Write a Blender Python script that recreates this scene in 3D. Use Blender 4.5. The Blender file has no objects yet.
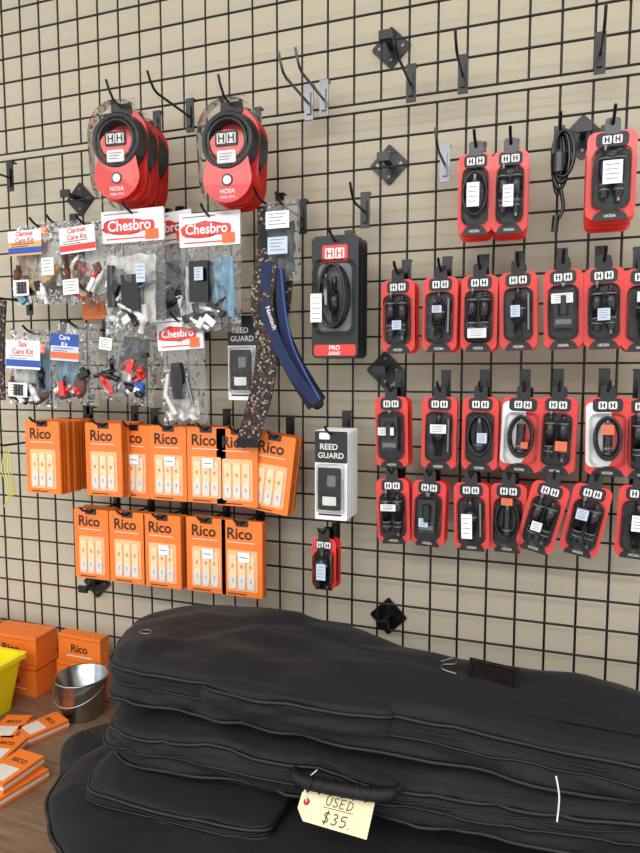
import bpy, bmesh, math, random
from math import radians, sin, cos, pi
from mathutils import Vector, Matrix, noise
random.seed(7)
scene = bpy.context.scene
scene.view_settings.view_transform = 'Standard'

# ------------------------------------------------------------------ survey
F = 640.0; D = 1.212; CZ = 1.53
YAW = radians(19.2); PITCH = radians(-4.8)
RC = Matrix.Rotation(YAW, 3, 'Z') @ Matrix.Rotation(radians(90)+PITCH, 3, 'X')
def _ray(u, v):
    return RC @ Vector(((u-320)/F, -(v-426.5)/F, -1))
def W(u, v, off=0.0):          # survey point on a plane `off` metres in front of the grid wall
    d = _ray(u, v); t = (D-off)/d.y
    return Vector((d.x*t, -off, CZ+d.z*t))
def T(u, v, z):                # survey point on a horizontal plane
    d = _ray(u, v); t = (z-CZ)/d.z
    return Vector((d.x*t, -D+d.y*t, z))
TZ = 0.78                      # counter height
WALLY = 0.045

# ------------------------------------------------------------------ materials
def lin(c):
    return tuple(((x/255)/12.92 if x/255 <= 0.04045 else ((x/255+0.055)/1.055)**2.4) for x in c)
MAT = {}
def mat(name, rgb, rough=0.5, metal=0.0, var=0.08, vscale=30, bump=0.0, bscale=200, spec=0.5, bump2=0.0, b2scale=12, coat=0.0, sheen=0.0):
    m = bpy.data.materials.new(name); m.use_nodes = True
    nt = m.node_tree; b = nt.nodes['Principled BSDF']
    c = lin(rgb)
    tc = nt.nodes.new('ShaderNodeTexCoord')
    n = nt.nodes.new('ShaderNodeTexNoise'); n.inputs['Scale'].default_value = vscale; n.inputs['Detail'].default_value = 4
    nt.links.new(tc.outputs['Object'], n.inputs['Vector'])
    r = nt.nodes.new('ShaderNodeValToRGB')
    r.color_ramp.elements[0].position = 0.3; r.color_ramp.elements[1].position = 0.7
    r.color_ramp.elements[0].color = (*[x*(1-var) for x in c], 1)
    r.color_ramp.elements[1].color = (*[min(1, x*(1+var)) for x in c], 1)
    nt.links.new(n.outputs['Fac'], r.inputs['Fac'])
    nt.links.new(r.outputs['Color'], b.inputs['Base Color'])
    b.inputs['Roughness'].default_value = rough
    b.inputs['Metallic'].default_value = metal
    b.inputs['Specular IOR Level'].default_value = spec
    b.inputs['Coat Weight'].default_value = coat
    b.inputs['Sheen Weight'].default_value = sheen
    prev = None
    for (st, sc) in ((bump, bscale), (bump2, b2scale)):
        if st > 0:
            n2 = nt.nodes.new('ShaderNodeTexNoise'); n2.inputs['Scale'].default_value = sc; n2.inputs['Detail'].default_value = 2
            nt.links.new(tc.outputs['Object'], n2.inputs['Vector'])
            bp = nt.nodes.new('ShaderNodeBump'); bp.inputs['Strength'].default_value = st
            bp.inputs['Distance'].default_value = 0.3/sc
            nt.links.new(n2.outputs['Fac'], bp.inputs['Height'])
            if prev: nt.links.new(prev.outputs['Normal'], bp.inputs['Normal'])
            nt.links.new(bp.outputs['Normal'], b.inputs['Normal'])
            prev = bp
    MAT[name] = m
    return m
mat('wall_paint', (200,189,168), 0.95, var=0.002, vscale=1, spec=0.05)
mat('ceiling_paint', (225,222,215), 0.9, var=0.02)
mat('floor_tile', (150,142,130), 0.5, var=0.1, vscale=6)
mat('wire', (17,17,19), 0.4, var=0.1, spec=0.4)
mat('black_metal', (15,15,17), 0.35, var=0.1)
mat('silver', (120,120,124), 0.35, 1.0, var=0.06, bump=0.1, bscale=80)
mat('galv', (160,165,168), 0.22, 1.0, var=0.15, vscale=60)
mat('red', (212,42,32), 0.3, var=0.05, coat=0.25)
mat('darkred', (150,24,26), 0.4)
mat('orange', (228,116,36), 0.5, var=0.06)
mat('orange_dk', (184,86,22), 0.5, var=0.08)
mat('oranges', (250,104,52), 0.6, var=0.02)
mat('black_card', (16,15,17), 0.45, var=0.1)
mat('black_plastic', (8,8,10), 0.2, var=0.1)
mat('white', (228,228,228), 0.55, var=0.02)
mat('offwhite', (208,205,198), 0.6, var=0.05)
mat('grey', (104,106,110), 0.5)
mat('bluewhite', (186,198,218), 0.55, var=0.05)
mat('peach', (238,174,128), 0.4, var=0.06)
mat('reed', (236,202,160), 0.55, var=0.12, vscale=120)
mat('ink', (34,18,12), 0.6)
mat('tan', (178,156,124), 0.8, var=0.25, vscale=60, bump=0.3, bscale=120)
mat('tancard', (206,164,104), 0.6, var=0.1)
mat('blue', (36,76,160), 0.6, var=0.15)
mat('ltblue', (116,156,178), 0.8, var=0.15, bump=0.3)
mat('navy', (20,34,72), 0.8, var=0.15, bump=0.4, bscale=600)
mat('navy_edge', (48,78,140), 0.7, var=0.1)
mat('brown', (96,50,36), 0.6, var=0.2)
mat('yellow', (238,218,20), 0.4, var=0.04)
mat('cordyellow', (205,200,90), 0.6)
mat('manila', (224,208,170), 0.7, var=0.05)
mat('fabric', (18,18,21), 0.74, var=0.16, vscale=6, bump=0.5, bscale=700, bump2=0.20, b2scale=10, spec=0.30, sheen=0.04)
mat('fabric_strap', (13,13,15), 0.65, var=0.1, bump=0.5, bscale=900, spec=0.35)
mat('piping', (8,8,9), 0.5, spec=0.4)

def pattern_mat():
    m = bpy.data.materials.new('woven_pattern'); m.use_nodes = True; nt = m.node_tree; b = nt.nodes['Principled BSDF']
    tc = nt.nodes.new('ShaderNodeTexCoord')
    vo = nt.nodes.new('ShaderNodeTexVoronoi'); vo.inputs['Scale'].default_value = 270
    nt.links.new(tc.outputs['Object'], vo.inputs['Vector'])
    r = nt.nodes.new('ShaderNodeValToRGB'); r.color_ramp.interpolation = 'CONSTANT'
    e = r.color_ramp.elements; e[0].color = (*lin((26,24,28)),1); e[1].position = 0.5; e[1].color = (*lin((144,136,120)),1)
    x = e.new(0.62); x.color = (*lin((108,54,42)),1)
    x = e.new(0.74); x.color = (*lin((52,42,40)),1)
    sep = nt.nodes.new('ShaderNodeSeparateColor'); nt.links.new(vo.outputs['Color'], sep.inputs['Color'])
    nt.links.new(sep.outputs['Red'], r.inputs['Fac'])
    nt.links.new(r.outputs['Color'], b.inputs['Base Color']); b.inputs['Roughness'].default_value = 0.8
    MAT['pattern'] = m
pattern_mat()

def wood_mat():
    m = bpy.data.materials.new('wood_laminate'); m.use_nodes = True; nt = m.node_tree; b = nt.nodes['Principled BSDF']
    tc = nt.nodes.new('ShaderNodeTexCoord'); mp = nt.nodes.new('ShaderNodeMapping')
    mp.inputs['Scale'].default_value = (3, 40, 3)
    nt.links.new(tc.outputs['Object'], mp.inputs['Vector'])
    n = nt.nodes.new('ShaderNodeTexNoise'); n.inputs['Scale'].default_value = 3; n.inputs['Detail'].default_value = 8
    nt.links.new(mp.outputs['Vector'], n.inputs['Vector'])
    r = nt.nodes.new('ShaderNodeValToRGB')
    r.color_ramp.elements[0].position = 0.3; r.color_ramp.elements[0].color = (*lin((92,70,54)),1)
    r.color_ramp.elements[1].position = 0.72; r.color_ramp.elements[1].color = (*lin((140,110,86)),1)
    nt.links.new(n.outputs['Fac'], r.inputs['Fac']); nt.links.new(r.outputs['Color'], b.inputs['Base Color'])
    b.inputs['Roughness'].default_value = 0.4
    MAT['wood'] = m
wood_mat()

def clear_mat(name, haze, rough, bump, bscale, fr=0.35, haze_col=(235,238,240)):
    m = bpy.data.materials.new(name); m.use_nodes = True; nt = m.node_tree
    nt.nodes.remove(nt.nodes['Principled BSDF']); out = nt.nodes['Material Output']
    tr = nt.nodes.new('ShaderNodeBsdfTransparent'); tr.inputs['Color'].default_value = (0.98,0.98,0.98,1)
    gl = nt.nodes.new('ShaderNodeBsdfGlossy'); gl.inputs['Roughness'].default_value = rough
    df = nt.nodes.new('ShaderNodeBsdfDiffuse'); df.inputs['Color'].default_value = (*lin(haze_col),1)
    tc = nt.nodes.new('ShaderNodeTexCoord'); n = nt.nodes.new('ShaderNodeTexNoise'); n.inputs['Scale'].default_value = bscale
    n.inputs['Detail'].default_value = 1
    nt.links.new(tc.outputs['Object'], n.inputs['Vector'])
    bp = nt.nodes.new('ShaderNodeBump'); bp.inputs['Strength'].default_value = bump; bp.inputs['Distance'].default_value = 0.02
    nt.links.new(n.outputs['Fac'], bp.inputs['Height']); nt.links.new(bp.outputs['Normal'], gl.inputs['Normal'])
    lw = nt.nodes.new('ShaderNodeLayerWeight'); lw.inputs['Blend'].default_value = fr
    nt.links.new(bp.outputs['Normal'], lw.inputs['Normal'])
    m1 = nt.nodes.new('ShaderNodeMixShader'); m1.inputs['Fac'].default_value = haze
    nt.links.new(tr.outputs[0], m1.inputs[1]); nt.links.new(df.outputs[0], m1.inputs[2])
    m2 = nt.nodes.new('ShaderNodeMixShader')
    nt.links.new(lw.outputs['Fresnel'], m2.inputs['Fac'])
    nt.links.new(m1.outputs[0], m2.inputs[1]); nt.links.new(gl.outputs[0], m2.inputs[2])
    nt.links.new(m2.outputs[0], out.inputs['Surface'])
    MAT[name] = m
clear_mat('clear', 0.0, 0.07, 0.65, 42, 0.16)
clear_mat('polybag', 0.08, 0.12, 0.9, 50, 0.24)

# ------------------------------------------------------------------ mesh builder
_txt = {}
def text_geo(s, size):
    key = s
    if key not in _txt:
        cu = bpy.data.curves.new('t', 'FONT'); cu.body = s; cu.align_x = 'CENTER'; cu.align_y = 'CENTER'; cu.size = 1.0
        cu.resolution_u = 3; cu.offset = 0.02
        ob = bpy.data.objects.new('t', cu); me = bpy.data.meshes.new_from_object(ob)
        _txt[key] = ([tuple(v.co) for v in me.vertices], [tuple(p.vertices) for p in me.polygons])
        bpy.data.objects.remove(ob); bpy.data.meshes.remove(me); bpy.data.curves.remove(cu)
    v, f = _txt[key]
    return [(x*size, y*size) for x, y, z in v], f

class MB:
    def __init__(s): s.v=[]; s.f=[]; s.m=[]; s.sm=[]; s.mats=[]; s.M=Matrix.Identity(4)
    def add(s, vs, fs, mt, smooth=False, M=None):
        if mt not in s.mats: s.mats.append(mt)
        k = s.mats.index(mt); o = len(s.v)
        MM = s.M @ M if M is not None else s.M
        s.v += [tuple(MM @ Vector(p)) for p in vs]
        for f in fs:
            s.f.append(tuple(i+o for i in f)); s.m.append(k); s.sm.append(smooth)
    def box(s, x0,x1,y0,y1,z0,z1, mt, M=None):
        vs=[(x,y,z) for x in (x0,x1) for y in (y0,y1) for z in (z0,z1)]
        s.add(vs, [(0,1,3,2),(4,6,7,5),(0,4,5,1),(2,3,7,6),(0,2,6,4),(1,5,7,3)], mt, False, M)
    def loft(s, rings, mt, smooth=False, caps=True, M=None):
        n=len(rings[0]); vs=[p for r in rings for p in r]; fs=[]
        for k in range(len(rings)-1):
            for i in range(n):
                j=(i+1)%n; fs.append((k*n+i,k*n+j,(k+1)*n+j,(k+1)*n+i))
        s.add(vs, fs, mt, smooth, M)
        if caps:
            s.add(rings[0], [tuple(range(n))], mt, False, M); s.add(rings[-1], [tuple(range(n))], mt, False, M)
    def prism(s, ol, y0, y1, mt, M=None):
        s.loft([[(x,y0,z) for x,z in ol],[(x,y1,z) for x,z in ol]], mt, False, True, M)
    def rr(s, cx, cz, w, h, r, y0, y1, mt, M=None):
        s.prism(rrect(w,h,r,cx,cz), y0, y1, mt, M)
    def blister(s, cx, cz, w, h, r, y, d, mt='clear'):
        rings=[]
        for ins, yy in ((0,0),(0.001,-d*0.6),(0.003,-d*0.88),(0.007,-d)):
            rings.append([(x,y+yy,z) for x,z in rrect(w-2*ins,h-2*ins,max(r-ins,0.002),cx,cz)])
        n=len(rings[0]); 
        s.loft(rings, mt, True, False)
        s.add(rings[-1], [tuple(range(n))], mt)
    def tube(s, pts, r, mt, n=8, closed=False, smooth=True, M=None):
        P=[Vector(p) for p in pts]; N=len(P); rs = r if isinstance(r,(list,tuple)) else [r]*N
        rings=[]; up=None
        for i in range(N):
            if closed: t=P[(i+1)%N]-P[i-1]
            else: t=P[min(i+1,N-1)]-P[max(i-1,0)]
            if t.length<1e-9: t=Vector((0,0,1))
            t.normalize()
            if up is None:
                up = Vector((0,0,1)) if abs(t.z)<0.9 else Vector((0,1,0))
            a=t.cross(up)
            if a.length<1e-6: a=t.cross(Vector((1,0,0)))
            a.normalize(); b=a.cross(t).normalized(); up=b
            rings.append([tuple(P[i]+a*rs[i]*cos(2*pi*k/n)+b*rs[i]*sin(2*pi*k/n)) for k in range(n)])
        if closed:
            rings.append(rings[0])
        s.loft(rings, mt, smooth, not closed, M)
    def blob(s, c, rad, mt, seed=0, amp=0.35, nu=20, nv=12, fr=3.0):
        vs=[]; fs=[]
        for j in range(nv+1):
            ph=pi*j/nv
            for i in range(nu):
                th=2*pi*i/nu
                d=Vector((sin(ph)*cos(th),sin(ph)*sin(th),cos(ph)))
                k=1+amp*noise.noise(d*fr*0.6+Vector((seed*3.1,seed*1.7,0)))+amp*0.6*noise.noise(d*fr*1.7+Vector((seed,0,5)))
                vs.append((c[0]+d.x*rad[0]*k, c[1]+d.y*rad[1]*k, c[2]+d.z*rad[2]*k))
        for j in range(nv):
            for i in range(nu):
                i2=(i+1)%nu; fs.append((j*nu+i,j*nu+i2,(j+1)*nu+i2,(j+1)*nu+i))
        s.add(vs,fs,mt,True)
    def cloth(s, x0,x1,z0,z1, y, mt, seed, amp=.006):
        nx,nz=26,14; vs=[]; fs=[]
        for j in range(nz+1):
            for i in range(nx+1):
                a=i/nx; c=j/nz
                fold=amp*sin(a*17+seed+2.2*noise.noise(Vector((a*2,c*2,seed))))*(.5+.5*c)
                vs.append((x0+(x1-x0)*a+.004*noise.noise(Vector((c*5,seed,a*3))), y+fold+amp*noise.noise(Vector((a*6,c*6,seed))), z1+(z0-z1)*c+.006*noise.noise(Vector((a*5,seed,1)))))
        for j in range(nz):
            for i in range(nx):
                o=j*(nx+1)+i; fs.append((o,o+1,o+nx+2,o+nx+1))
        s.add(vs,fs,mt,True)
    def text(s, t, size, cx, cz, y, mt, M=None, sx=1.0):
        v,f=text_geo(t,size)
        s.add([(cx+a*sx, y, cz+b) for a,b in v], f, mt, False, M)
    def film(s, w, h, dep, ztop, seed, mt='polybag', nx=16, nz=22):
        vs=[]; fs=[]
        for j in range(nz+1):
            for i in range(nx+1):
                a=i/nx*2-1; b=j/nz*2-1
                k=(1-abs(a)**3)*(1-abs(b)**5)
                nn=noise.noise(Vector((a*2.2+seed, b*2.6, seed*2.3)))+0.5*noise.noise(Vector((a*6, b*4+seed, seed)))
                ed=0.004*noise.noise(Vector((seed, b*4, 3)))*(1 if a>0 else -1)
                vs.append((a*w/2+ed, -0.002-dep*k*(0.85+0.4*nn), ztop-h*(j/nz)))
        for j in range(nz):
            for i in range(nx):
                o=j*(nx+1)+i; fs.append((o,o+1,o+nx+2,o+nx+1))
        s.add(vs,fs,mt,True)
        s.add([(-w/2,0,ztop),(w/2,0,ztop),(w/2,0,ztop-h),(-w/2,0,ztop-h)],[(0,1,2,3)],mt)
    def ribbon(s, pts, wdt, th, mt, wdir=None):
        P=catmull(pts, 10); rings=[]
        for i,p in enumerate(P):
            t=(P[min(i+1,len(P)-1)]-P[max(i-1,0)]).normalized()
            nrm=Vector(wdir) if wdir else Vector((0,-1,0))
            a=t.cross(nrm).normalized(); b=a.cross(t).normalized()
            rings.append([tuple(p+a*x*wdt/2+b*y*th/2) for x,y in ((-1,-1),(-0.95,-1.1),(0.95,-1.1),(1,-1),(1,1),(0.95,1.1),(-0.95,1.1),(-1,1))])
        s.loft(rings, mt, False, True)
    def obj(s, name, loc=(0,0,0), rot=(0,0,0)):
        me=bpy.data.meshes.new(name); me.from_pydata(s.v,[],s.f)
        for m in s.mats: me.materials.append(MAT[m])
        me.polygons.foreach_set('material_index', s.m); me.polygons.foreach_set('use_smooth', s.sm)
        bm=bmesh.new(); bm.from_mesh(me); bmesh.ops.recalc_face_normals(bm, faces=bm.faces); bm.to_mesh(me); bm.free()
        me.update()
        ob=bpy.data.objects.new(name, me); ob.location=loc; ob.rotation_euler=rot
        scene.collection.objects.link(ob); return ob

def rrect(w,h,r,cx=0,cz=0,n=5):
    r=min(r,w/2-1e-5,h/2-1e-5); o=[]
    for (sx,sz,a0) in ((1,1,0),(-1,1,90),(-1,-1,180),(1,-1,270)):
        for k in range(n+1):
            a=radians(a0+90*k/n); o.append((cx+sx*(w/2-r)+r*cos(a), cz+sz*(h/2-r)+r*sin(a)))
    return o
def catmull(pts, k=8, closed=False):
    P=[Vector(p) for p in pts]; n=len(P); out=[]
    rng = range(n) if closed else range(n-1)
    for i in rng:
        if closed: a,b,c,d=P[i-1],P[i],P[(i+1)%n],P[(i+2)%n]
        else: a,b,c,d=P[max(i-1,0)],P[i],P[i+1],P[min(i+2,n-1)]
        for j in range(k):
            t=j/k
            out.append(0.5*((2*b)+(c-a)*t+(2*a-5*b+4*c-d)*t*t+(3*b-a-3*c+d)*t**3))
    if not closed: out.append(P[-1])
    return out
def Tr(x=0,y=0,z=0): return Matrix.Translation((x,y,z))

# ------------------------------------------------------------------ room shell
def simple(name, x0,x1,y0,y1,z0,z1,mt):
    b=MB(); b.box(x0,x1,y0,y1,z0,z1,mt); return b.obj(name)
simple('wall_back', -3.2,2.4,WALLY,WALLY+0.12,0,3.0,'wall_paint')
simple('floor', -3.2,2.4,-4.0,WALLY+0.12,-0.1,0,'floor_tile')
simple('ceiling', -3.2,2.4,-4.0,WALLY+0.12,3.0,3.1,'ceiling_paint')
b=MB(); b.box(-3.2,2.4,WALLY-0.012,WALLY,0,0.1,'black_card'); b.obj('baseboard_back')

# ------------------------------------------------------------------ grid wall
SP=0.0525
zj = W(320,119).z
xref = W(608,600).x
def grid(name, z0, z1, flipup):
    b=MB(); x=xref-SP*38; xs=[]
    while x<1.15: xs.append(x); x+=SP
    for x in xs: b.tube([(x,0,z0),(x,0,z1)],0.0022,'wire',6)
    n=int((z1-z0)/SP+0.001)
    for k in range(n+1):
        z = z0+k*SP if flipup else z1-k*SP
        b.tube([(xs[0],-0.0042,z),(xs[-1],-0.0042,z)],0.0022,'wire',6)
    return b.obj(name)
grid('gridwall_panel', zj-SP*23, zj, False)
grid('gridwall_panel', zj+0.016, zj+0.016+SP*17, True)

def mount(u,v):
    p=W(u,v,-0.03); b=MB(); s=0.038
    ol=[]
    for a in (0,90,180,270):
        for e in (-5,0,5): ol.append((s*cos(radians(a+e))*(1 if e==0 else .95), s*sin(radians(a+e))*(1 if e==0 else .95)))
    b.prism(ol, 0.010, 0.0149,'black_metal')
    b.tube([(0,0.012,0),(0,-0.036,0)],[0.006,0.006],'black_metal',12)
    b.box(-.012,.012,-.042,-.036,-.008,.008,'black_metal')
    for a,c in ((s*.6,0),(-s*.6,0),(0,s*.6),(0,-s*.6)): b.tube([(a,0.011,c),(a,0.0085,c)],0.003,'silver',8)
    b.obj('wall_mount_bracket',(p.x,0.03,p.z))
for u,v in ((390,45),(388,163),(77,198),(583,135),(387,618),(94,584),(384,370)): mount(u,v)

def hook(X,Z,L=0.15,m='black_metal',tip=0.032):
    b=MB()
    b.box(-0.009,0.009,-0.013,-0.010,-0.03,0.034,m)
    b.box(-0.009,0.009,-0.013,0.002,0.034,0.037,m)
    b.box(-0.004,0.004,-0.017,-0.013,-0.02,0.02,m)
    b.tube([(0,-0.012,0),(0,-L+0.02,0),(0,-L+0.008,0.004),(0,-L-0.004,tip*.55),(0,-L-0.012,tip)],0.0025,m,8)
    return b.obj('display_hook',(X,0,Z))
for u,v,m,L in ((190,117,'black_metal',.15),(309,104,'silver',.15),(324,100,'silver',.15),(411,85,'black_metal',.14),
              (463,76,'black_metal',.11),(600,55,'black_metal',.10),(445,165,'silver',.11),(365,212,'black_metal',.1),(10,178,'black_metal',.10)):
    p=W(u,v,0.012); hook(p.x,p.z,L,m,.028)

def place(mb,name,u,v,off,tilt=0,yaw=0,hk=True,L=None,m='black_metal',tip=.016):
    p=W(u,v,off)
    if hk: hook(p.x,p.z,(L or off+0.022),m,tip)
    return mb.obj(name,p,(0,radians(tilt),radians(yaw)))

# ------------------------------------------------------------------ red adapter packs
def red_pack(v, st=None, n=2, w=0.060, h=0.147, white=False):
    b=MB()
    for k in range(n-1,-1,-1):
        b.M=Tr((k%2)*0.002, k*0.024, -0.002*k)
        b.rr(0,-0.014-(h-0.02)/2+0.004, w, h-0.02, 0.012, -0.0006,0.0006,'red')
        b.rr(0,-0.003,0.022,0.024,0.005,-0.0022,-0.0008,'black_plastic')
        cz=-0.42*h-.014
        if k>0:
            b.blister(0,cz,w*.8,h*.62,0.01,-0.0007,0.019,'black_plastic'); continue
        if white: b.rr(-w*0.2,cz+0.005,w*.56,h*.72,0.01,-0.0012,-0.0007,'white')
        b.rr(0,-0.023,w*.66,0.022,0.007,-0.0016,-0.0010,'black_card')
        for sx in (-1,1):
            b.rr(sx*.0075,-0.023,0.0125,0.012,0.002,-0.0022,-0.0016,'white')
            b.box(sx*.0075-.0035,sx*.0075-.0015,-.0026,-.0022,-.0275,-.0185,'ink'); b.box(sx*.0075+.0015,sx*.0075+.0035,-.0026,-.0022,-.0275,-.0185,'ink')
            b.box(sx*.0075-.0035,sx*.0075+.0035,-.0026,-.0022,-.0238,-.0222,'ink')
        if not white: b.rr(0,cz-0.004,w*.78,h*.60,0.013,-0.0016,-0.0010,'black_card')
        c0=cz+.036
        if v==0:
            for sx in (-1,1):
                b.tube([(sx*0.010,-0.011,c0+z) for z in (0,-0.008,-0.009,-0.040,-0.041,-0.070)],[0.004,0.004,0.0085,0.0085,0.007,0.006],'black_plastic',12)
                for q in range(4): b.tube([(sx*.010,-.011,c0-.05-q*.004),(sx*.010,-.011,c0-.052-q*.004)],.0076,'grey' if q%2==0 else 'black_card',12)
                b.tube([(sx*.010,-.011,c0-.012),(sx*.010,-.011,c0-.014)],.0088,'grey',12)
            b.tube([(-0.010,-0.011,c0),(-0.010,-0.011,c0+0.007)],0.003,'silver',8)
            b.tube([(0.010,-0.011,c0-.068),(0.010,-0.011,c0-0.076)],0.003,'silver',8)
        elif v==1:
            for q in range(3):
                b.tube([((.017+.001*q)*cos(a),-0.005-q*0.004,c0-.036+(0.030+.002*q)*sin(a)) for a in [2*pi*i/28 for i in range(28)]],0.0026,'black_plastic',6,True)
            b.tube([(0.0,-0.012,c0-.015),(0,-0.012,c0-.06)],0.007,'black_plastic',10)
            b.tube([(0.0,-0.012,c0-.006),(0,-0.012,c0-.015)],0.003,'silver',8)
            b.tube([(0.0,-0.012,c0-.05),(0,-0.012,c0-.053)],0.0075,'grey',10)
        elif v==2:
            b.tube([(0,-0.011,c0+z) for z in (0.002,-0.016,-0.017,-0.052,-0.053,-0.074)],[0.005,0.005,0.011,0.011,0.008,0.006],'black_plastic',14)
            b.tube([(0,-.011,c0-.030),(0,-.011,c0-.033)],.0115,'grey',14)
            b.tube([(0.016,-0.008,c0-.008),(0.016,-0.008,c0-.066)],0.003,'silver',8)
        else:
            b.box(-0.015,0.015,-0.017,-0.002,c0-.066,c0-.006,'black_plastic')
            b.tube([(0,-0.018,c0-.015),(0,-0.018,c0-.045)],0.008,'black_card',12)
            b.box(-0.012,0.012,-0.0185,-0.017,c0-.060,c0-.052,'grey')
            b.tube([(0,-0.012,c0),(0,-0.012,c0+.006)],0.005,'silver',10)
        b.blister(0,cz-0.004,w*.80,h*.60,0.013,-0.0014,0.022)
        ol=[(w*.36*cos(radians(a)), -h+0.008+0.017*sin(radians(a))) for a in range(0,181,15)]
        b.prism(ol,-0.0018,-0.0008,'black_card')
        b.text('HOSA',0.0062,0,-h+0.014,-0.0022,'offwhite')
        if st:
            sm,sx,sz,sw,sh=st
            sz=cz+(sz+.075); sw*=.9; sh*=.85
            b.box(sx-sw/2,sx+sw/2,-0.0248,-0.0236,sz-sh/2,sz+sh/2,sm)
            for q in range(4):
                zz=sz+sh*.32-q*sh*.2; b.box(sx-sw*.36,sx+sw*(.36-.1*(q%2)),-0.0251,-0.0247,zz-0.0005,zz+0.0005,'grey')
    b.M=Matrix.Identity(4)
    return b
LW=('white',-.004,-.085,.020,.05); O_=('oranges',.008,-.088,.02,.018)
row1=[(398,274,0,('bluewhite',.004,-.09,.018,.018),0),(441,271,2,('bluewhite',.0,-.066,.018,.014),0),(480,269,0,('white',0,-.108,.034,.018),0),(518,266,2,('bluewhite',-.004,-.075,.016,.022),0),
      (563,263,3,('white',-.002,-.058,.036,.018),0),(604,261,0,('bluewhite',0,-.085,.02,.022),0),(645,262,2,('white',0,-.055,.03,.018),0)]
row2=[(391,391,3,('white',-.004,-.07,.032,.016),0),(440,391,2,('white',.0,-.064,.03,.018),0),(481,391,1,('bluewhite',.006,-.078,.018,.02),0),(524,391,1,('oranges',.008,-.088,.012,.012),0),
      (559,391,0,O_,0),(608,391,1,('oranges',.0,-.06,.02,.018),0),(645,392,0,O_,0)]
row3=[(392,473,0,('white',-.004,-.062,.03,.014),-1),(430,475,3,('bluewhite',-.004,-.085,.018,.018),1),(471,477,2,LW,-2),(509,478,1,('oranges',0,-.04,.02,.014),2),
      (554,478,0,('white',-.006,-.085,.018,.018),13),(596,480,0,('bluewhite',-.01,-.06,.02,.02),12),(641,480,2,('white',0,-.07,.022,.03),3)]
for ri,row in enumerate((row1,row2,row3)):
    for ci,(u,v,k,st,tl) in enumerate(row):
        wh = ri==1 and u in (524,608)
        off = 0.085 if ri<2 else (0.085,0.078,0.088,0.080,0.094,0.088,0.08)[ci]
        place(red_pack(k,st,2,w=0.0605 if not wh else 0.068,h=(.147,.147,.138)[ri],white=wh),'cable_adapter_pack',u,v,off,tilt=tl+random.uniform(-2,2),yaw=random.uniform(-5,5))
for (u,v,k,st) in ((476,147,1,('white',-.002,-.08,.022,.045)),(511,144,0,('white',-.002,-.085,.018,.04))):
    place(red_pack(k,st,3,w=0.056,h=0.150),'cable_adapter_pack',u,v,0.10,yaw=random.uniform(-4,4))
place(red_pack(0,('white',0,-.075,.030,.04),4,w=0.070,h=0.150),'cable_adapter_pack',613,124,0.12)
place(red_pack(2,('bluewhite',.002,-.08,.02,.036),2,w=0.048,h=0.118),'cable_adapter_pack',324,533,0.085)

# ------------------------------------------------------------------ reed packs (orange)
def reed_pack(n, st=False, w=0.088, h=0.152, seed=0):
    b=MB()
    for k in range(n-1,-1,-1):
        b.M=Tr((k%3-1)*0.0012, k*0.0105, -((k*7)%3)*0.001)
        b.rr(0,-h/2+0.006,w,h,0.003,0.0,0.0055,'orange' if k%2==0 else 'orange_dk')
    b.M=Matrix.Identity(4)
    b.rr(0,0.001,0.026,0.012,0.002,-0.002,0.0,'black_plastic')
    b.text('Rico',0.031,-0.006,-0.021,-0.0006,'ink')
    b.box(-w*.36,w*.30,-0.0006,0,-0.0385,-0.037,'offwhite')
    b.rr(0,-0.094,w*.74,0.082,0.004,-0.0012,0,'peach')
    for i in range(3):
        x=-0.0195+i*0.0195
        b.rr(x,-0.096,0.0150,0.070,0.005,-0.0036,-0.0012,'reed')
        b.rr(x,-0.116,0.0150,0.026,0.003,-0.0042,-0.0034,'offwhite')
        b.text('R',0.009,x,-0.085,-0.0040,'orange_dk')
        b.text('2',0.008,x,-0.113,-0.0046,'grey')
    b.box(-w*.36,w*.1,-0.0006,0,-0.1425,-0.1405,'ink')
    if st:
        b.box(-0.006,0.018,-0.0062,-0.0050,-0.075,-0.055,'white')
        b.box(-0.003,0.014,-0.0066,-0.0061,-0.066,-0.0645,'grey')
    return b
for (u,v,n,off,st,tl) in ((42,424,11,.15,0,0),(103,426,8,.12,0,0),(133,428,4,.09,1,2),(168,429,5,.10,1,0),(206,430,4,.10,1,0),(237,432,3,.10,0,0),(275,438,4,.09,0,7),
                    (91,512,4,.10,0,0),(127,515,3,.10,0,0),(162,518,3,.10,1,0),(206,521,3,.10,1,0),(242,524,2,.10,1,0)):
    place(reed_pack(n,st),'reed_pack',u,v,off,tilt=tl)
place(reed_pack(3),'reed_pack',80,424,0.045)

# ------------------------------------------------------------------ reed guards
def guard(n):
    b=MB(); w=0.062; h=0.165
    for k in range(n-1,-1,-1):
        b.M=Tr(0,k*0.013,0); b.rr(0,-h/2+.006,w,h,0.003,0,0.004,'white')
        b.rr(0,-0.1,w*.6,0.07,0.003,-0.008,0,'black_plastic' if k==0 else 'offwhite')
    b.M=Matrix.Identity(4)
    b.rr(0,-0.024,w,0.058,0.003,-0.0006,0,'black_card')
    b.text('REED',0.015,-0.004,-0.024,-0.001,'offwhite'); b.text('GUARD',0.0145,0,-0.040,-0.001,'offwhite')
    b.rr(-0.012,-0.004,0.02,0.012,0.002,-0.002,0,'white')
    b.rr(0.0,-0.1,w*.7,0.078,0.003,-0.0095,-0.008,'black_card')
    b.rr(0.004,-0.085,0.016,0.02,0.002,-0.0105,-0.0095,'grey')
    b.rr(0.0,-0.122,0.026,0.016,0.002,-0.0105,-0.0095,'offwhite')
    b.box(-0.024,0.02,-0.0006,0,-0.151,-0.148,'ink')
    b.blister(0,-0.1,w*.84,0.09,0.005,-0.0005,0.014)
    return b
place(guard(6),'reed_guard_pack',331,434,0.11); place(guard(2),'reed_guard_pack',242,318,0.08)

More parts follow.
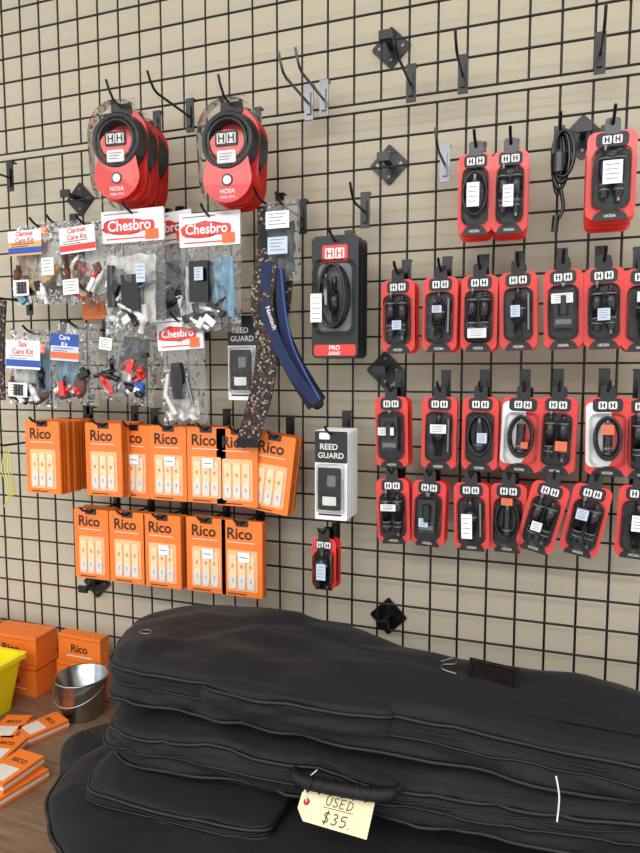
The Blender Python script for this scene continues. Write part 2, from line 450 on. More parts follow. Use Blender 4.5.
# ------------------------------------------------------------------ round cable clamshells
def clam(n):
    b=MB(); w=0.124; h=0.196
    def ol(ins=0):
        o=[]
        for a in range(0,181,10): o.append(((w/2-ins)*cos(radians(a)), -w/2+0.004+(w/2-ins)*sin(radians(a))*1.05))
        for a in range(180,361,10):
            o.append(((w*.47-ins)*math.copysign(abs(cos(radians(a)))**0.7,cos(radians(a))), -h+0.062+(0.055-ins)*sin(radians(a))))
        return o
    zc=-.070
    for k in range(n-1,-1,-1):
        b.M=Tr(0.002*k,k*0.04,-0.002*k)
        b.prism(ol(0.009),-0.001,0.001,'red')
        for q in range(5):
            for R,m_ in ((0.0505-.001*q,'black_plastic'),(0.0435,'black_card'),(0.0365,'black_plastic')):
                b.tube([(R*cos(a),-0.005-q*0.0050,zc+R*1.02*sin(a)) for a in [2*pi*i/40 for i in range(40)]],0.0038,m_,6,True)
        b.rr(0,-0.006,0.044,0.022,0.006,-0.003,-0.001,'black_card')
        # red printed insert: band across the middle and lower crescent
        ins=[]
        for a in range(0,181,12): ins.append((0.036*cos(radians(a)),zc-.012+0.030*sin(radians(a))))
        for a in range(180,361,12): ins.append((0.050*cos(radians(a))*.95,-h+.060+0.044*sin(radians(a))))
        b.prism(ins,-0.026,-0.0245,'red')
        b.rr(0,zc+.002,0.044,0.026,0.004,-0.028,-0.026,'black_card')
        for sx in (-1,1):
            b.rr(sx*.0095,zc+.002,0.017,0.018,0.002,-0.0290,-0.028,'white')
            for e in (-1,1): b.box(sx*.0095+e*.0045-.0013,sx*.0095+e*.0045+.0013,-.0295,-.029,zc-.005,zc+.009,'ink')
            b.box(sx*.0095-.0045,sx*.0095+.0045,-.0295,-.029,zc+.001,zc+.003,'ink')
        b.rr(0.0,-0.100,0.036,0.022,0.003,-0.0285,-0.026,'white')
        for q in range(3): b.box(-0.014,0.013-q*.004,-0.029,-0.0285,-0.095-q*.005,-0.094-q*.005,'grey')
        b.prism([(0.011*cos(a),-h+.056+0.011*sin(a)) for a in [2*pi*i/20 for i in range(20)]],-0.0268,-0.026,'black_card')
        b.prism([(0.008*cos(a),-h+.056+0.008*sin(a)) for a in [2*pi*i/20 for i in range(20)]],-0.0272,-0.0268,'white')
        b.text('HOSA',0.011,0,-h+.036,-0.0265,'white'); b.text('Cable 10 ft',0.0065,0,-h+.026,-0.0265,'white')
        rings=[[(x,y,z) for x,z in ol(i)] for i,y in ((-.005,0.0),(-.004,-.001),(0,-0.002),(0.001,-0.022),(0.004,-0.030),(0.010,-0.0345))]
        b.loft(rings,'clear',True,False)
        if k==0: b.add(rings[-1],[tuple(range(len(rings[-1])))],'clear')
    b.M=Matrix.Identity(4)
    b.rr(0,0.004,0.06,0.02,0.006,-0.001,0.001,'clear')
    return b
place(clam(3),'cable_clamshell_pack',122,107,0.13,yaw=6,L=.165,tip=.032); place(clam(2),'cable_clamshell_pack',232,105,0.12,yaw=4,L=.16,tip=.032)

def bigpack():
    b=MB(); w=0.088; h=0.218
    for k in (2,1,0):
        b.M=Tr(0.001*k,0.026*k,0)
        b.rr(0,-h/2+.01,w,h,0.01,-0.0006,0.0006,'black_card')
        if k: b.blister(0,-0.1,w*.8,.13,.01,-0.001,.02,'black_plastic')
    b.M=Matrix.Identity(4)
    b.rr(0,-0.022,0.048,0.030,0.004,-0.0016,-0.0006,'red')
    for sx in (-1,1):
        b.rr(sx*.0095,-.022,0.017,0.019,0.002,-0.0022,-0.0016,'white')
        for e in (-1,1): b.box(sx*.0095+e*.0045-.0013,sx*.0095+e*.0045+.0013,-.0027,-.0022,-.029,-.015,'red')
        b.box(sx*.0095-.0045,sx*.0095+.0045,-.0027,-.0022,-.023,-.021,'red')
    b.rr(0,-.1,w*.72,.12,.012,-.0016,-.0006,'grey')
    for q in range(5):
        R=0.028
        b.tube([((R-.001*q)*cos(a),-0.004-q*0.004,-0.098+0.055*sin(a)) for a in [2*pi*i/36 for i in range(36)]],0.0032,'black_plastic',6,True)
    b.tube([(0.004,-0.015,z) for z in (-.065,-.09,-.091,-.125,-.126,-.15)],[.005,.005,.009,.009,.006,.005],'black_plastic',12)
    b.tube([(-.012,-0.015,z) for z in (-.06,-.07,-.071,-.115)],[.003,.003,.007,.006],'silver',12)
    b.blister(0,-0.1,w*.86,0.135,0.015,-0.0008,0.026)
    b.box(-w*.42,-w*.18,-0.0275,-0.0265,-.145,-.095,'white')
    for q in range(5): b.box(-w*.38,-w*.2,-.028,-.0275,-.103-q*.009,-.102-q*.009,'grey')
    b.rr(0,-h+0.024,w*.9,0.020,0.004,-0.0016,-0.0006,'red'); b.text('PRO',0.011,0,-h+0.028,-0.0022,'white'); b.text('SERIES',0.008,0,-h+0.018,-0.0022,'white')
    return b
place(bigpack(),'instrument_cable_pack',335,241,0.10)

# ------------------------------------------------------------------ poly bag kits
def parts(seed, w, zt, zb, pal, n, s=1.0):
    rnd=random.Random(seed); out=[]; n=int(n*1.5)
    for i in range(n):
        x=rnd.uniform(-w*.36,w*.36); t=rnd.random()**.7; z=zt+(zb-zt)*t; a=rnd.uniform(-1.4,1.4); L=rnd.uniform(.010,.026)*s; r=rnd.uniform(.003,.007)*s
        m=rnd.choice(pal); y=-rnd.uniform(.012,.026)
        d=Vector((sin(a),0,cos(a)))*L
        if rnd.random()<.6:
            p=[Vector((x,y,z))+d*k for k in (-1,-.2,-.18,.6,.62,1)]
            out.append(('tube',[tuple(q) for q in p],[r,r*.9,r*1.2,r*1.2,r*.7,r*.6],m,10))
        else:
            out.append(('box',-r*1.3,r*1.3,-.005,.005,-L*.8,L*.8,m,Matrix.Translation((x,y,z))@Matrix.Rotation(a,4,'Y')))
    return out
def kit(w,h,header,items,seed,labels=(),dep=0.03,hh=0.062):
    b=MB(); zt=0.008
    if header:
        b.rr(0,zt-hh/2,w,hh,0.002,-0.004,0.001,'white')
        b.blob((-w*.1,-.0042,zt-hh*.5),(w*.37,.0012,hh*.24),'red',seed,.25)
        b.rr(-w*.05,zt-hh*.52,w*.82,hh*.32,0.008,-0.0056,-0.0045,'red')
        b.text('Chesbro',w*.20,-w*.04,zt-hh*.50,-0.0062,'white')
        b.box(-w*.45,w*.1,-0.0045,-0.004,zt-hh*.12,zt-hh*.09,'grey')
        b.box(-w*.42,w*.42,-0.0045,-0.004,zt-hh*.90,zt-hh*.86,'red')
        b.box(w*.22,w*.42,-0.0066,-0.006,zt-hh*.95,zt-hh*.65,'oranges')
        zt-=hh; h-=hh
    for it in items:
        k=it[0]
        if k=='blob': b.blob(*it[1:])
        elif k=='box': b.box(*it[1:])
        elif k=='tube': b.tube(*it[1:])
        elif k=='cloth': b.cloth(*it[1:])
        elif k=='text': b.text(*it[1:])
    b.film(w,h,dep,zt+0.002,seed)
    for (x,z,lw,lh,m) in labels:
        b.box(x-lw/2,x+lw/2,-dep-0.012,-dep-0.011,z-lh/2,z+lh/2,m)
        for q in range(4):
            zz=z+lh*.34-q*lh*.2; b.box(x-lw*.38,x+lw*(.38-.12*(q%3)),-dep-0.0124,-dep-0.012,zz-.0006,zz+.0006,('red' if q<2 and m=='white' and lw>.055 else 'grey') if m!='oranges' else 'white')
    return b
def bars(x,z):
    return [('box',x+i*0.0028,x+i*0.0028+0.0012+0.0006*(i%3),-0.0395,-0.039,z-.012,z+.012,'ink') for i in range(9)]
def card(x,z,w,h,base,band,title,tc,y=-.0392,strip=None,s=.0135):
    o=[('box',x-w/2,x+w/2,y,y+.0008,z-h/2,z+h/2,base),('box',x-w/2,x+w/2,y-.0004,y,z+h*.05,z+h*.5,band)]
    for i,t in enumerate(title): o.append(('text',t,s,x,z+h*(.36-.26*i),y-.0009,tc))
    if strip: o.append(('box',x-w/2,x+w/2,y-.0005,y,z-h*.42,z-h*.18,strip))
    for q in range(2): o.append(('box',x-w*.4,x+w*(.3-.2*q),y-.0006,y,z-h*(.04+.09*q)-.0006,z-h*(.04+.09*q)+.0006,'ink'))
    return o
DK=['black_plastic','black_card','black_plastic','white','red','grey']
k1=kit(.136,.165,False,[('cloth',-.06,.0,-.14,-.02,-.014,'tan',1.),('cloth',-.01,.055,-.12,-.03,-.010,'offwhite',2.,.004)]+card(-.01,-.035,.085,.05,'tancard','white',['Clarinet','Care Kit'],'red',strip='blue')+parts(3,.14,-.09,-.14,['black_card','white','brown','ltblue','tancard','offwhite'],9)+bars(-.035,-.125),11,
   ((-.025,-.125,.04,.032,'white'),(.045,-.085,.03,.035,'white'),(.035,-.014,.022,.014,'oranges')),dep=.026)
place(k1,'instrument_care_kit',42,229,0.11)
k1=kit(.130,.165,False,[('cloth',-.06,.02,-.14,-.03,-.012,'brown',4.),('cloth',0,.055,-.14,-.03,-.012,'tan',5.)]+parts(5,.14,-.06,-.14,DK,6),12)
place(k1,'instrument_care_kit',58,226,0.06,tilt=3)
k2=kit(.116,.165,False,[('cloth',-.05,-.005,-.13,-.03,-.012,'brown',4.),('cloth',.0,.05,-.14,-.03,-.010,'offwhite',5.,.004)]+card(.005,-.035,.085,.05,'white','white',['Clarinet','Care Kit'],'red',strip='red')+parts(8,.11,-.07,-.14,['brown','red','offwhite','white','tan','tancard'],12),13,
   ((-.02,-.125,.038,.03,'white'),(.03,-.016,.02,.014,'oranges')),dep=.026)
place(k2,'instrument_care_kit',87,226,0.11,tilt=-3)
k3=kit(.142,.24,True,[('cloth',-.06,.055,-.21,-.08,-.008,'offwhite',7.,.004),('box',-.012,.028,-.028,-.01,-.19,-.12,'black_plastic'),('tube',[(-.04,-.018,-.10),(-.04,-.018,-.13),(-.036,-.018,-.18)],[.008,.010,.013],'black_plastic',14)]+parts(14,.13,-.12,-.21,['black_card','black_plastic','grey','white','offwhite'],14),14,
   ((.040,-.12,.02,.035,'bluewhite'),),dep=.026)
place(k3,'instrument_care_kit',133,214,0.125)
k4=kit(.13,.235,True,[('cloth',-.05,.05,-.2,-.09,-.01,'grey',17.)]+parts(21,.12,-.1,-.2,DK,10),15)
place(k4,'instrument_care_kit',164,218,0.07,tilt=-4)
k5=kit(.128,.225,True,[('box',-.03,.010,-.03,-.012,-.16,-.085,'black_plastic'),('cloth',.012,.055,-.19,-.08,-.014,'ltblue',21.,.005),('cloth',-.05,.02,-.2,-.09,-.006,'offwhite',23.,.003)]+parts(25,.12,-.16,-.2,['white','black_card','offwhite','grey','black_plastic'],10),16,
   ((-.005,-.11,.018,.024,'bluewhite'),),dep=.026)
place(k5,'instrument_care_kit',210,217,0.115)
k6=kit(.136,.165,False,[('cloth',-.055,.02,-.14,-.04,-.012,'offwhite',31.),('cloth',.0,.055,-.14,-.03,-.01,'ltblue',32.,.004)]+card(.005,-.045,.09,.06,'white','white',['Sax','Care Kit'],'red',strip='blue',s=.016)+parts(33,.13,-.09,-.14,['black_card','grey','white','brown','black_plastic'],11)+bars(-.02,-.12),17,
   ((-.01,-.12,.05,.03,'white'),(.05,-.03,.02,.02,'oranges')),dep=.026)
place(k6,'instrument_care_kit',35,334,0.10,tilt=3)
k7=kit(.108,.17,False,[('cloth',-.045,.01,-.14,-.06,-.012,'ltblue',34.),('blob',(.02,-.015,-.12),(.016,.010,.026),'brown',35,.1)]+card(-.002,-.042,.07,.055,'bluewhite','blue',['Care','Kit'],'white',strip='oranges')+parts(36,.1,-.08,-.14,['black_card','black_plastic','white','red'],8),18,
   ((.022,-.06,.02,.016,'oranges'),),dep=.026)
place(k7,'instrument_care_kit',79,328,0.10,tilt=4)
k8=kit(.130,.175,False,[('cloth',-.01,.05,-.10,-.03,-.012,'black_card',37.),('cloth',-.05,.04,-.15,-.10,-.012,'offwhite',38.,.004),('blob',(.035,-.016,-.13),(.014,.008,.018),'blue',39)]+parts(40,.12,-.06,-.14,['silver','white','black_plastic','red','silver','grey'],14),19,
   ((-.035,-.05,.03,.024,'white'),),dep=.026)
place(k8,'instrument_care_kit',134,322,0.10,tilt=8)
k9=kit(.102,.21,True,[('tube',[(.0,-.02,-.08),(.0,-.02,-.11),(.0,-.02,-.15)],[.012,.016,.012],'black_plastic',14),('tube',[(-.02,-.02,-.10),(-.03,-.02,-.14),(-.01,-.02,-.18)],.005,'offwhite',8),('cloth',-.03,.035,-.19,-.15,-.012,'offwhite',41.),('tube',[(.02,-.022,-.11),(.03,-.022,-.16)],.004,'silver',8)],20,dep=.024)
place(k9,'instrument_care_kit',180,322,0.11,tilt=-3)
k10=kit(.066,.145,False,[('cloth',-.025,.025,-.12,-.03,-.006,'black_card',43.,.003)],23,((0,-.03,.045,.03,'white'),(0,-.075,.038,.03,'bluewhite')),dep=0.015)
place(k10,'string_accessory_pack',283,206,0.11)
place(kit(.06,.05,False,[('box',-.028,.028,-.012,-.001,-.042,.004,'orange')],24,dep=.014),'reed_case_bag',97,300,0.05)

# ------------------------------------------------------------------ straps
def strap(name, px, off, wd, mt, th=0.004):
    b=MB(); b.ribbon([W(u,v,off+d) for u,v,d in px], wd, th, mt); return b
s1=strap('x',[(268,206,-.05),(268,250,0),(262,300,.01),(267,340,.01),(263,385,.01),(253,422,.005),(248,442,0)],0.115,0.044,'pattern')
s1.ribbon([W(u,v,.10) for u,v in ((268,206),(280,260),(280,300),(272,330),(268,350))],0.044,0.004,'pattern')
p=W(248,441,.115); s1.box(p.x-.023,p.x+.023,-.119,-.112,p.z-.012,p.z+.004,'fabric_strap')
s1.obj('guitar_strap'); p=W(270,206,.06); hook(p.x,p.z,.12,tip=.016)
s2=strap('x',[(267,262,0),(266,300,0),(274,335,.01),(294,374,.01),(317,403,0)],0.125,0.020,'navy')
s2.ribbon([W(u,v,.12) for u,v in ((280,268),(282,310),(288,345),(302,376),(319,402))],0.018,0.004,'navy')
s2.ribbon([W(u,v,.114) for u,v in ((270,225),(273,270),(276,318),(292,362),(317,404))],0.040,0.003,'fabric_strap')
s2.ribbon([W(u,v,.1285) for u,v in ((281,268),(285,308),(292,343),(306,374),(320,399))],0.003,0.003,'navy_edge')
p=W(317,403,.12); s2.blob((p.x,p.y,p.z),(.013,.005,.012),'fabric_strap',3,0.05)
a=W(271,318,.138); s2.text('Neotech',0.0125,0,0,0,'offwhite',M=Tr(a.x,a.y,a.z)@Matrix.Rotation(radians(70),4,'Y'))
s2.obj('neck_strap')
s3=strap('x',[(0,300,0),(-2,350,0),(-1,400,0)],0.10,0.035,'pattern'); s3.obj('guitar_strap')
p=W(-1,298,.10); hook(p.x,p.z,.12)
b=MB(); 
for q in range(4):
    b.tube(catmull([W(6+q*1.5,445+q*3,.10),W(2+3*q,470,.10+.003*q),W(9+q*2,490,.10),W(4+q*3,507-q*4,.10)],6),0.0014,'cordyellow',6)
p=W(7,445,.10); b.obj('cord_necklace'); hook(p.x,p.z,.13)
b=MB(); P=W(560,132,.09)
for q in range(4):
    L=.095-.008*q; wv=.010+.002*q
    b.tube([(P.x+wv*sin(a)*(1 if q%2 else .8)+0.002*q, P.y-.004*q+.006, P.z-L/2+.0+L/2*cos(a)) for a in [2*pi*i/30 for i in range(30)]],0.003,'black_plastic',8,True)
b.tube([(P.x,P.y-.004,P.z-.035),(P.x,P.y-.004,P.z-.065)],.012,'black_plastic',12)
b.tube(catmull([(P.x+.004,P.y,P.z-.09),(P.x+.008,P.y,P.z-.12),(P.x-.002,P.y,P.z-.14)],6),.003,'black_plastic',8)
b.tube([(P.x-.002,P.y,P.z-.13),(P.x-.004,P.y,P.z-.155)],.0055,'black_plastic',10)
b.obj('coiled_audio_cable'); hook(P.x,P.z,.11,tip=.02)

# ------------------------------------------------------------------ counter
b=MB()
b.box(-2.4,1.7,-0.80,0.038,TZ-0.035,TZ,'wood')
b.box(-2.38,1.68,-0.76,0.03,0.08,TZ-0.035,'black_card')
b.box(-2.38,1.68,-0.70,0.03,0.0,0.08,'black_card')
for x in (-1.4,-.4,.6): b.box(x-.004,x+.004,-0.764,-0.76,.1,TZ-.05,'grey')
b.obj('display_counter')

# ------------------------------------------------------------------ gig bags
def pillow(b, outl, z0, z1, seed, mt='fabric', dens=16, wr=0.008, ends=(0.13,0.08), zf=None, pipes=(0.22,0.8), dome=0.10, zipper=True):
    P=catmull([(x,-o,0) for x,o in outl], dens, True); n=len(P)
    xs=[p.x for p in P]; xa,xb=min(xs)+ends[0],max(xs)-ends[1]
    if xa>xb: xa=xb=(min(xs)+max(xs))/2
    def mid(x):
        c=[p.y for p in P if abs(p.x-x)<0.05] or [sum(p.y for p in P)/n]
        return (min(c)+max(c))/2
    S=[]
    for p in P:
        x=min(max(p.x,xa),xb); S.append(Vector((x,mid(x),0)))
    for _ in range(6): S=[(S[i-1]+S[i]+S[(i+1)%n])/3 for i in range(n)]
    H=z1-z0
    prof=[(1,0),(.6,0),(.25,0),(.06,.03),(.015,.12),(0,.22),(-.006,.30),(-.010,.38),(-.011,.46),(-.010,.54),(-.007,.62),(-.003,.7),(0,.8),(.018,.9)]
    prof+= [(.018+.982*(k/26), .92+.08*min(1,k/4)+dome*sin(min(1,k/18)*pi/2)) for k in range(1,27)]
    rings=[]
    def crease(x,y,s,wd=1.5):
        v=noise.noise(Vector((x,y,s))); t=max(0,1-abs(v)*wd*1.6); return t*t*(3-2*t)
    for s_,zz in prof:
        r=[]
        for i in range(n):
            q=P[i].lerp(S[i],s_)
            z=z0+H*zz
            topw=max(0,min(1,(zz-.3)/.7))
            nn=noise.noise(Vector((q.x*4+seed,q.y*6,seed*.7)))+.32*noise.noise(Vector((q.x*10,q.y*14+seed,z*5)))
            nn+=.55*crease(q.x*2.5+q.y*5+seed,q.y*6-q.x*2,seed)-.34*crease(q.x*4-q.y*5+seed*2,q.y*5+q.x*3,seed+9,2.0)
            nn+=.22*crease(q.x*9+q.y*4+seed,q.y*11-q.x*5,seed+2,2.4)
            z+=wr*nn*topw
            if 0.05<zz<.93:
                d=(P[i]-S[i]); d.z=0
                if d.length>1e-5:
                    d.normalize()
                    q=q+d*wr*(noise.noise(Vector((q.x*5,q.y*5,zz*1.6+seed)))*.8+.6*crease(q.x*7+zz*2.0+seed,zz*1.8+q.y*5,seed+3)-.5*crease(q.x*12-zz*2.4,zz*1.2+seed,seed+5,2.0)-.1)
            if zf: z+=zf(q.x,q.y)
            r.append((q.x,q.y,z))
        rings.append(r)
    b.loft(rings,mt,True,False)
    for zz in pipes:
        k=min(range(len(prof)),key=lambda j:abs(prof[j][1]-zz) if prof[j][0]<.1 else 9)
        b.tube([Vector(p)+ (Vector(p)-Vector((S[i].x,S[i].y,p[2]))).normalized()*0.001 for i,p in enumerate(rings[k])],0.0034,'piping',6,True)
    if zipper:
        for k,rr_ in ((8,.0022),(10,.0014)):
            b.tube([Vector(p)+ (Vector(p)-Vector((S[i].x,S[i].y,p[2]))).normalized()*0.0002 for i,p in enumerate(rings[k])],rr_,'piping',5,True)
    return rings

# bag at the bottom of the pile
b=MB()
pillow(b,[(-.80,.33),(-.832,.27),(-.80,.20),(-.70,.13),(-.45,.11),(-.15,.14),(.1,.16),(.7,.16),(.76,.28),(.7,.50),(.2,.60),(-.1,.64),(-.33,.64),(-.50,.58),(-.61,.46),(-.71,.375)],TZ+.004,TZ+.060,3.3,pipes=(.22,),wr=.010)
b.obj('guitar_gig_bag')
# bag with pocket
b=MB()
pillow(b,[(-.715,.42),(-.705,.33),(-.65,.22),(-.45,.13),(-.25,.18),(-.05,.22),(.5,.24),(.64,.27),(.66,.38),(.5,.47),(.1,.48),(-.02,.50),(-.15,.56),(-.35,.60),(-.53,.585),(-.66,.51)],TZ+.066,TZ+.108,8.1,pipes=(.8,),wr=.009)
pillow(b,[(-.650,.38),(-.63,.31),(-.40,.30),(-.345,.34),(-.335,.42),(-.37,.465),(-.59,.475),(-.64,.445)],TZ+.100,TZ+.134,5.5,ends=(.08,.08),pipes=(.8,.22),wr=.006)
b.ribbon([(-.12,-.50,TZ+.112),(.05,-.475,TZ+.118),(.3,-.455,TZ+.118),(.5,-.45,TZ+.118)],.03,.004,'fabric_strap',(0,-.5,1))
b.obj('guitar_gig_bag')
# second from top
b=MB()
zf2=lambda x,y: -0.014*math.exp(-((x+.62)/.12)**2)+.006*sin(x*7)
pillow(b,[(-.662,.34),(-.69,.24),(-.62,.14),(-.42,.12),(-.26,.16),(-.15,.2),(.1,.21),(.55,.22),(.68,.25),(.70,.32),(.6,.385),(.3,.395),(.05,.40),(-.25,.408),(-.48,.415),(-.610,.41),(-.650,.385)],TZ+.146,TZ+.208,12.7,wr=.012,zf=zf2,pipes=(.12,.8))
hp=[(-.315,-.415,TZ+.194),(-.300,-.432,TZ+.193),(-.25,-.438,TZ+.196),(-.185,-.436,TZ+.200),(-.165,-.415,TZ+.202)]
b.tube(catmull(hp,8),[.006]*5+[.0095]*23+[.006]*5,'fabric_strap',10)
for i in range(6): 
    x=-.283+.016*i; b.tube([(x+.003*sin(a),-.4375+.0095*cos(a),TZ+.1945+.0004*i*2+.0102*sin(a)) for a in [2*pi*k/10 for k in range(10)]],0.0018,'piping',5,True)
b.obj('guitar_gig_bag')
# top bag
zf=lambda x,y: -0.028*max(0,min(1,(x+.2)/.6))+.004*sin(x*9+1)
top=MB()
pillow(top,[(-.665,.345),(-.705,.25),(-.675,.165),(-.60,.115),(-.43,.10),(-.30,.128),(-.20,.178),(-.10,.195),(.13,.2),(.55,.21),(.66,.235),(.68,.30),(.6,.365),(.3,.378),(.107,.383),(-.26,.39),(-.48,.40),(-.60,.40),(-.645,.385)],TZ+.226,TZ+.294,21.3,wr=.013,zf=zf,dome=.18,pipes=(.12,.8))
pillow(top,[(-.47,.390),(-.46,.375),(-.32,.365),(-.20,.37),(-.18,.380),(-.20,.402),(-.32,.412),(-.45,.408)],TZ+.255,TZ+.290,6.6,ends=(.03,.03),wr=.006,pipes=(.8,),zipper=False)
top.ribbon([(-.20,-.352,TZ+.3035),(-.02,-.345,TZ+.300),(.15,-.34,TZ+.293),(.4,-.34,TZ+.283)],.014,.003,'fabric_strap',(0,-.5,1))
top.tube(catmull([(-.135,-.27,TZ+.315),(-.118,-.262,TZ+.319),(-.112,-.278,TZ+.319),(-.13,-.288,TZ+.319),(-.127,-.302,TZ+.319),(-.108,-.302,TZ+.315)],6),0.0018,'silver',6)
top.tube([(-.625+.010*cos(a),-.315+.008*sin(a),TZ+.312) for a in [2*pi*k/16 for k in range(16)]],0.0016,'silver',6,True)
MP=Matrix.Translation((-.058,-.285,TZ+.308))@Matrix.Rotation(radians(14),4,'X')@Matrix.Rotation(radians(6),4,'Y')
top.box(-.036,.036,-.032,.032,-.008,.003,'fabric_strap',MP); top.box(-.027,.027,-.023,.020,.003,.0045,'black_card',MP)
vs=[];fs=[]
for j in range(9):
    for i in range(11):
        x=-.028+.056*i/10; y=-.024+.045*j/8
        vs.append((x,y,.006+.003*noise.noise(Vector((x*90,y*90,2)))))
for j in range(8):
    for i in range(10): o=j*11+i; fs.append((o,o+1,o+12,o+11))
top.add(vs,fs,'clear',True,MP)
top.tube([MP@Vector(c) for c in ((-.03,-.026,.004),(.03,-.026,.004),(.03,.024,.004),(-.03,.024,.004))],.0018,'piping',5,True,False)
top.obj('guitar_gig_bag')
b=MB(); p=W(556,775,.41)
b.tube(catmull([(p.x,-.412,p.z),(p.x+.004,-.422,p.z-.02),(p.x+.002,-.432,p.z-.045)],6),.0011,'offwhite',6); b.obj('zipper_pull')

# price tag (handwritten)
z=TZ+.172
P1=T(300,800,z); P2=T(371,820,z)
ax=(P2-P1).normalized(); L=(P2-P1).length
ay=Vector((-ax.y,ax.x,0)); ay=(ay*cos(radians(40))+Vector((0,0,1))*sin(radians(40))).normalized()
nz=ax.cross(ay).normalized()
M=Matrix(((ax.x,-nz.x,ay.x,0),(ax.y,-nz.y,ay.y,0),(ax.z,-nz.z,ay.z,0),(0,0,0,1)))
C=(P1+P2)/2
b=MB(); hw=.023
ol=[(-L/2,-.010),(-L/2+.012,-hw),(L/2,-hw),(L/2,hw),(-L/2+.012,hw),(-L/2,.010)]
b.M=Matrix.Translation(C)@M
b.prism(ol,-.0004,.0004,'manila')
b.prism([(-L/2+.010+.0045*cos(a),.0045*sin(a)) for a in [2*pi*k/16 for k in range(16)]],-.0009,-.0004,'darkred')
GL={'U':[[(0,1),(.02,.3),(.25,0),(.5,.05),(.62,.4),(.6,1)]],
    'S':[[(.6,.9),(.3,1.02),(.05,.8),(.25,.55),(.55,.35),(.5,.08),(.2,-.02),(0,.12)]],
    'E':[[(.6,.98),(.05,1),(.02,.5),(0,0),(.6,.04)],[(.03,.5),(.5,.54)]],
    'D':[[(.05,1),(.03,0)],[(-.05,1),(.45,.9),(.65,.5),(.4,.08),(-.05,0)]],
    '$':[[(.6,.85),(.3,1.0),(.05,.75),(.3,.52),(.58,.3),(.3,.02),(0,.15)],[(.33,1.2),(.27,-.2)]],
    '3':[[(.05,.92),(.35,1.02),(.55,.78),(.25,.55),(.58,.35),(.4,.02),(0,.08)]],
    '5':[[(.6,1.02),(.12,.98),(.08,.58),(.45,.6),(.6,.3),(.35,0),(0,.06)]],
    '.':[[(.05,.02),(.12,.02)]]}
def hand(s,x,z,sz,r,sl=.12):
    for ch in s:
        for st in GL[ch]:
            b.tube(catmull([(x+(a+c*sl)*sz,-.0007,z+c*sz) for a,c in st],4),r,'ink',4)
        x+=sz*(.95 if ch!='.' else .4)
hand('USED',-.014,.003,.0105,.0006); hand('$35.',-.013,-.018,.0125,.0007)
b.tube([(-.016,-.0007,-.0005),(.026,-.0007,.0005)],.0004,'ink',4)
b.tube(catmull([(-L/2+.010,-.001,0),(-L/2+.004,-.01,.02),(-L/2+.014,-.006,.04)],6),.0008,'white',5)
b.obj('price_tag')

# ------------------------------------------------------------------ counter items, left
b=MB(); h=.088; rt=.056; rb=.040; n=32
rings=[]
for r,z in ((0.001,.002),(rb,.002),(rb,0),(rb+.002,.004),(rb+(rt-rb)*.5,h*.5),(rb+(rt-rb)*.52+.001,h*.52),(rt-.002,h*.95),(rt+.002,h),(rt,h+.002),(rt-.002,h),(rb,.004),(.001,.004)):
    rings.append([(r*cos(2*pi*i/n),r*sin(2*pi*i/n),z) for i in range(n)])
b.loft(rings,'galv',True,False)
b.tube([((rt+.003)*cos(a),(rt+.003)*sin(a)-.0,h*.85-.035*abs(sin(a))*.9) for a in [pi+pi*k/16 for k in range(17)]],.0014,'galv',6)
b.obj('metal_bucket',(-.940,-.105,TZ))

def rico_box(name,c,dx,dy,dz,rz=0,top=False,m='orange'):
    b=MB(); b.box(-dx/2,dx/2,-dy/2,dy/2,0,dz,m)
    if top:
        b.text('RICO',dx*.24,0,0,0,'ink',M=Matrix(((1,0,0,0),(0,0,1,dy*.18),(0,-1,0,dz+.0006),(0,0,0,1))))
        b.box(-dx*.36,dx*.36,-dy*.42,-dy*.02,dz,dz+.0005,'offwhite')
        b.box(-dx/2-.0005,dx/2+.0005,-dy/2-.0005,dy/2+.0005,dz*.35,dz*.65,'offwhite')
    else:
        b.text('Rico',dz*.42,0,dz*.5,-dy/2-.0006,'ink')
        b.box(-dx*.3,dx*.3,-dy/2-.0006,-dy/2,dz*.2,dz*.24,'offwhite'); b.box(-dx/2,dx/2,-dy/2-.0005,dy/2,dz*.85,dz*.88,'orange_dk')
    return b.obj(name,c,(0,0,radians(rz)))
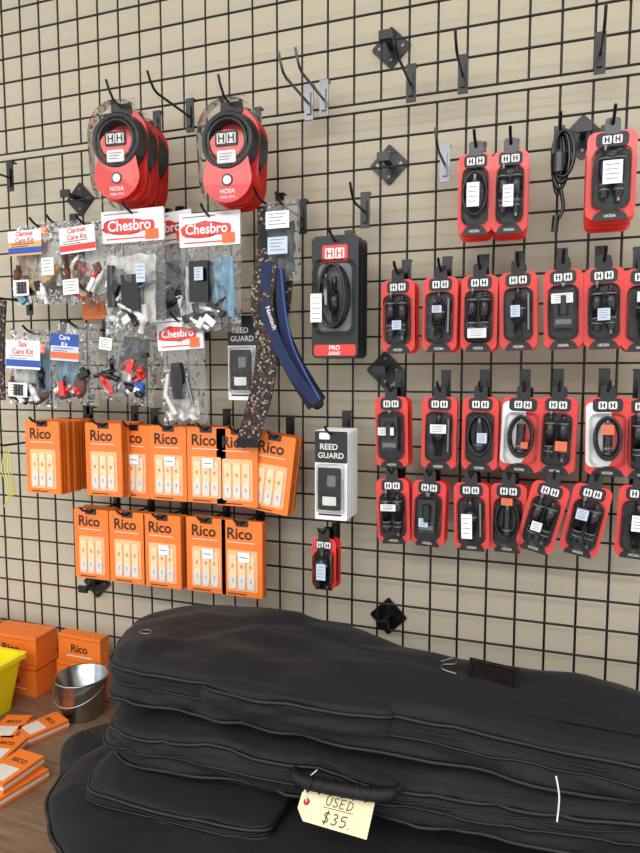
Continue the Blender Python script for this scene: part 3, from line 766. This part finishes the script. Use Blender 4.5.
for (x,y,z0,dx,dy,dz,rz) in ((-1.165,-.045,TZ,.155,.075,.073,0),(-1.000,-.022,TZ,.135,.032,.076,0),(-1.163,-.045,TZ+.074,.145,.07,.066,2),(-1.002,-.022,TZ+.077,.120,.030,.064,-1),(-1.345,-.05,TZ,.17,.08,.14,0)):
    rico_box('reed_box',(x,y,z0),dx,dy,dz,rz)
def flat(u,v,rz,dx=.055,dy=.085,z=0):
    p=T(u,v,TZ+.018+z); rico_box('reed_box',(p.x,p.y,TZ+z+.0005),dx,dy,.018,rz,True)
flat(10,726,18); flat(43,724,-22); flat(2,748,10); flat(12,778,-12,.070,.10)
flat(12,766,-4,.06,.09,.019)
b=MB(); rings=[]
for w_,d_,z in ((.09,.05,.003),(.09,.05,0),(.11,.065,.115),(.118,.072,.115),(.118,.072,.125),(.107,.062,.125),(.088,.048,.004)):
    rings.append([(x,y,z) for x,y in rrect(w_*2,d_*2,.012)])
b.loft(rings,'yellow',False,True); b.obj('plastic_bin',(-1.195,-.185,TZ))

# ------------------------------------------------------------------ lights
def light(x,y,sx,sy,e,col=(1,1,1)):
    l=bpy.data.lights.new('ceiling_lamp','AREA'); l.shape='RECTANGLE'; l.size=sx; l.size_y=sy; l.energy=e; l.color=col
    o=bpy.data.objects.new('ceiling_light',l); o.location=(x,y,2.96); scene.collection.objects.link(o)
light(-1.3,-2.0,2.0,1.2,20); light(0.7,-2.0,1.9,1.2,18); light(-1.3,-3.3,2.0,1.0,50); light(.7,-3.3,1.9,1.0,46)
w=bpy.data.worlds.new('World'); scene.world=w; w.use_nodes=True
w.node_tree.nodes['Background'].inputs['Color'].default_value=(.97,.99,1,1); w.node_tree.nodes['Background'].inputs['Strength'].default_value=1.6

# ------------------------------------------------------------------ camera
cd=bpy.data.cameras.new('camera'); cam=bpy.data.objects.new('camera',cd); scene.collection.objects.link(cam)
cam.location=(0,-D,CZ); cam.rotation_euler=(radians(90)+PITCH,0,YAW)
cd.sensor_width=36; cd.lens=640/853*36; cd.clip_start=0.01
scene.camera=cam
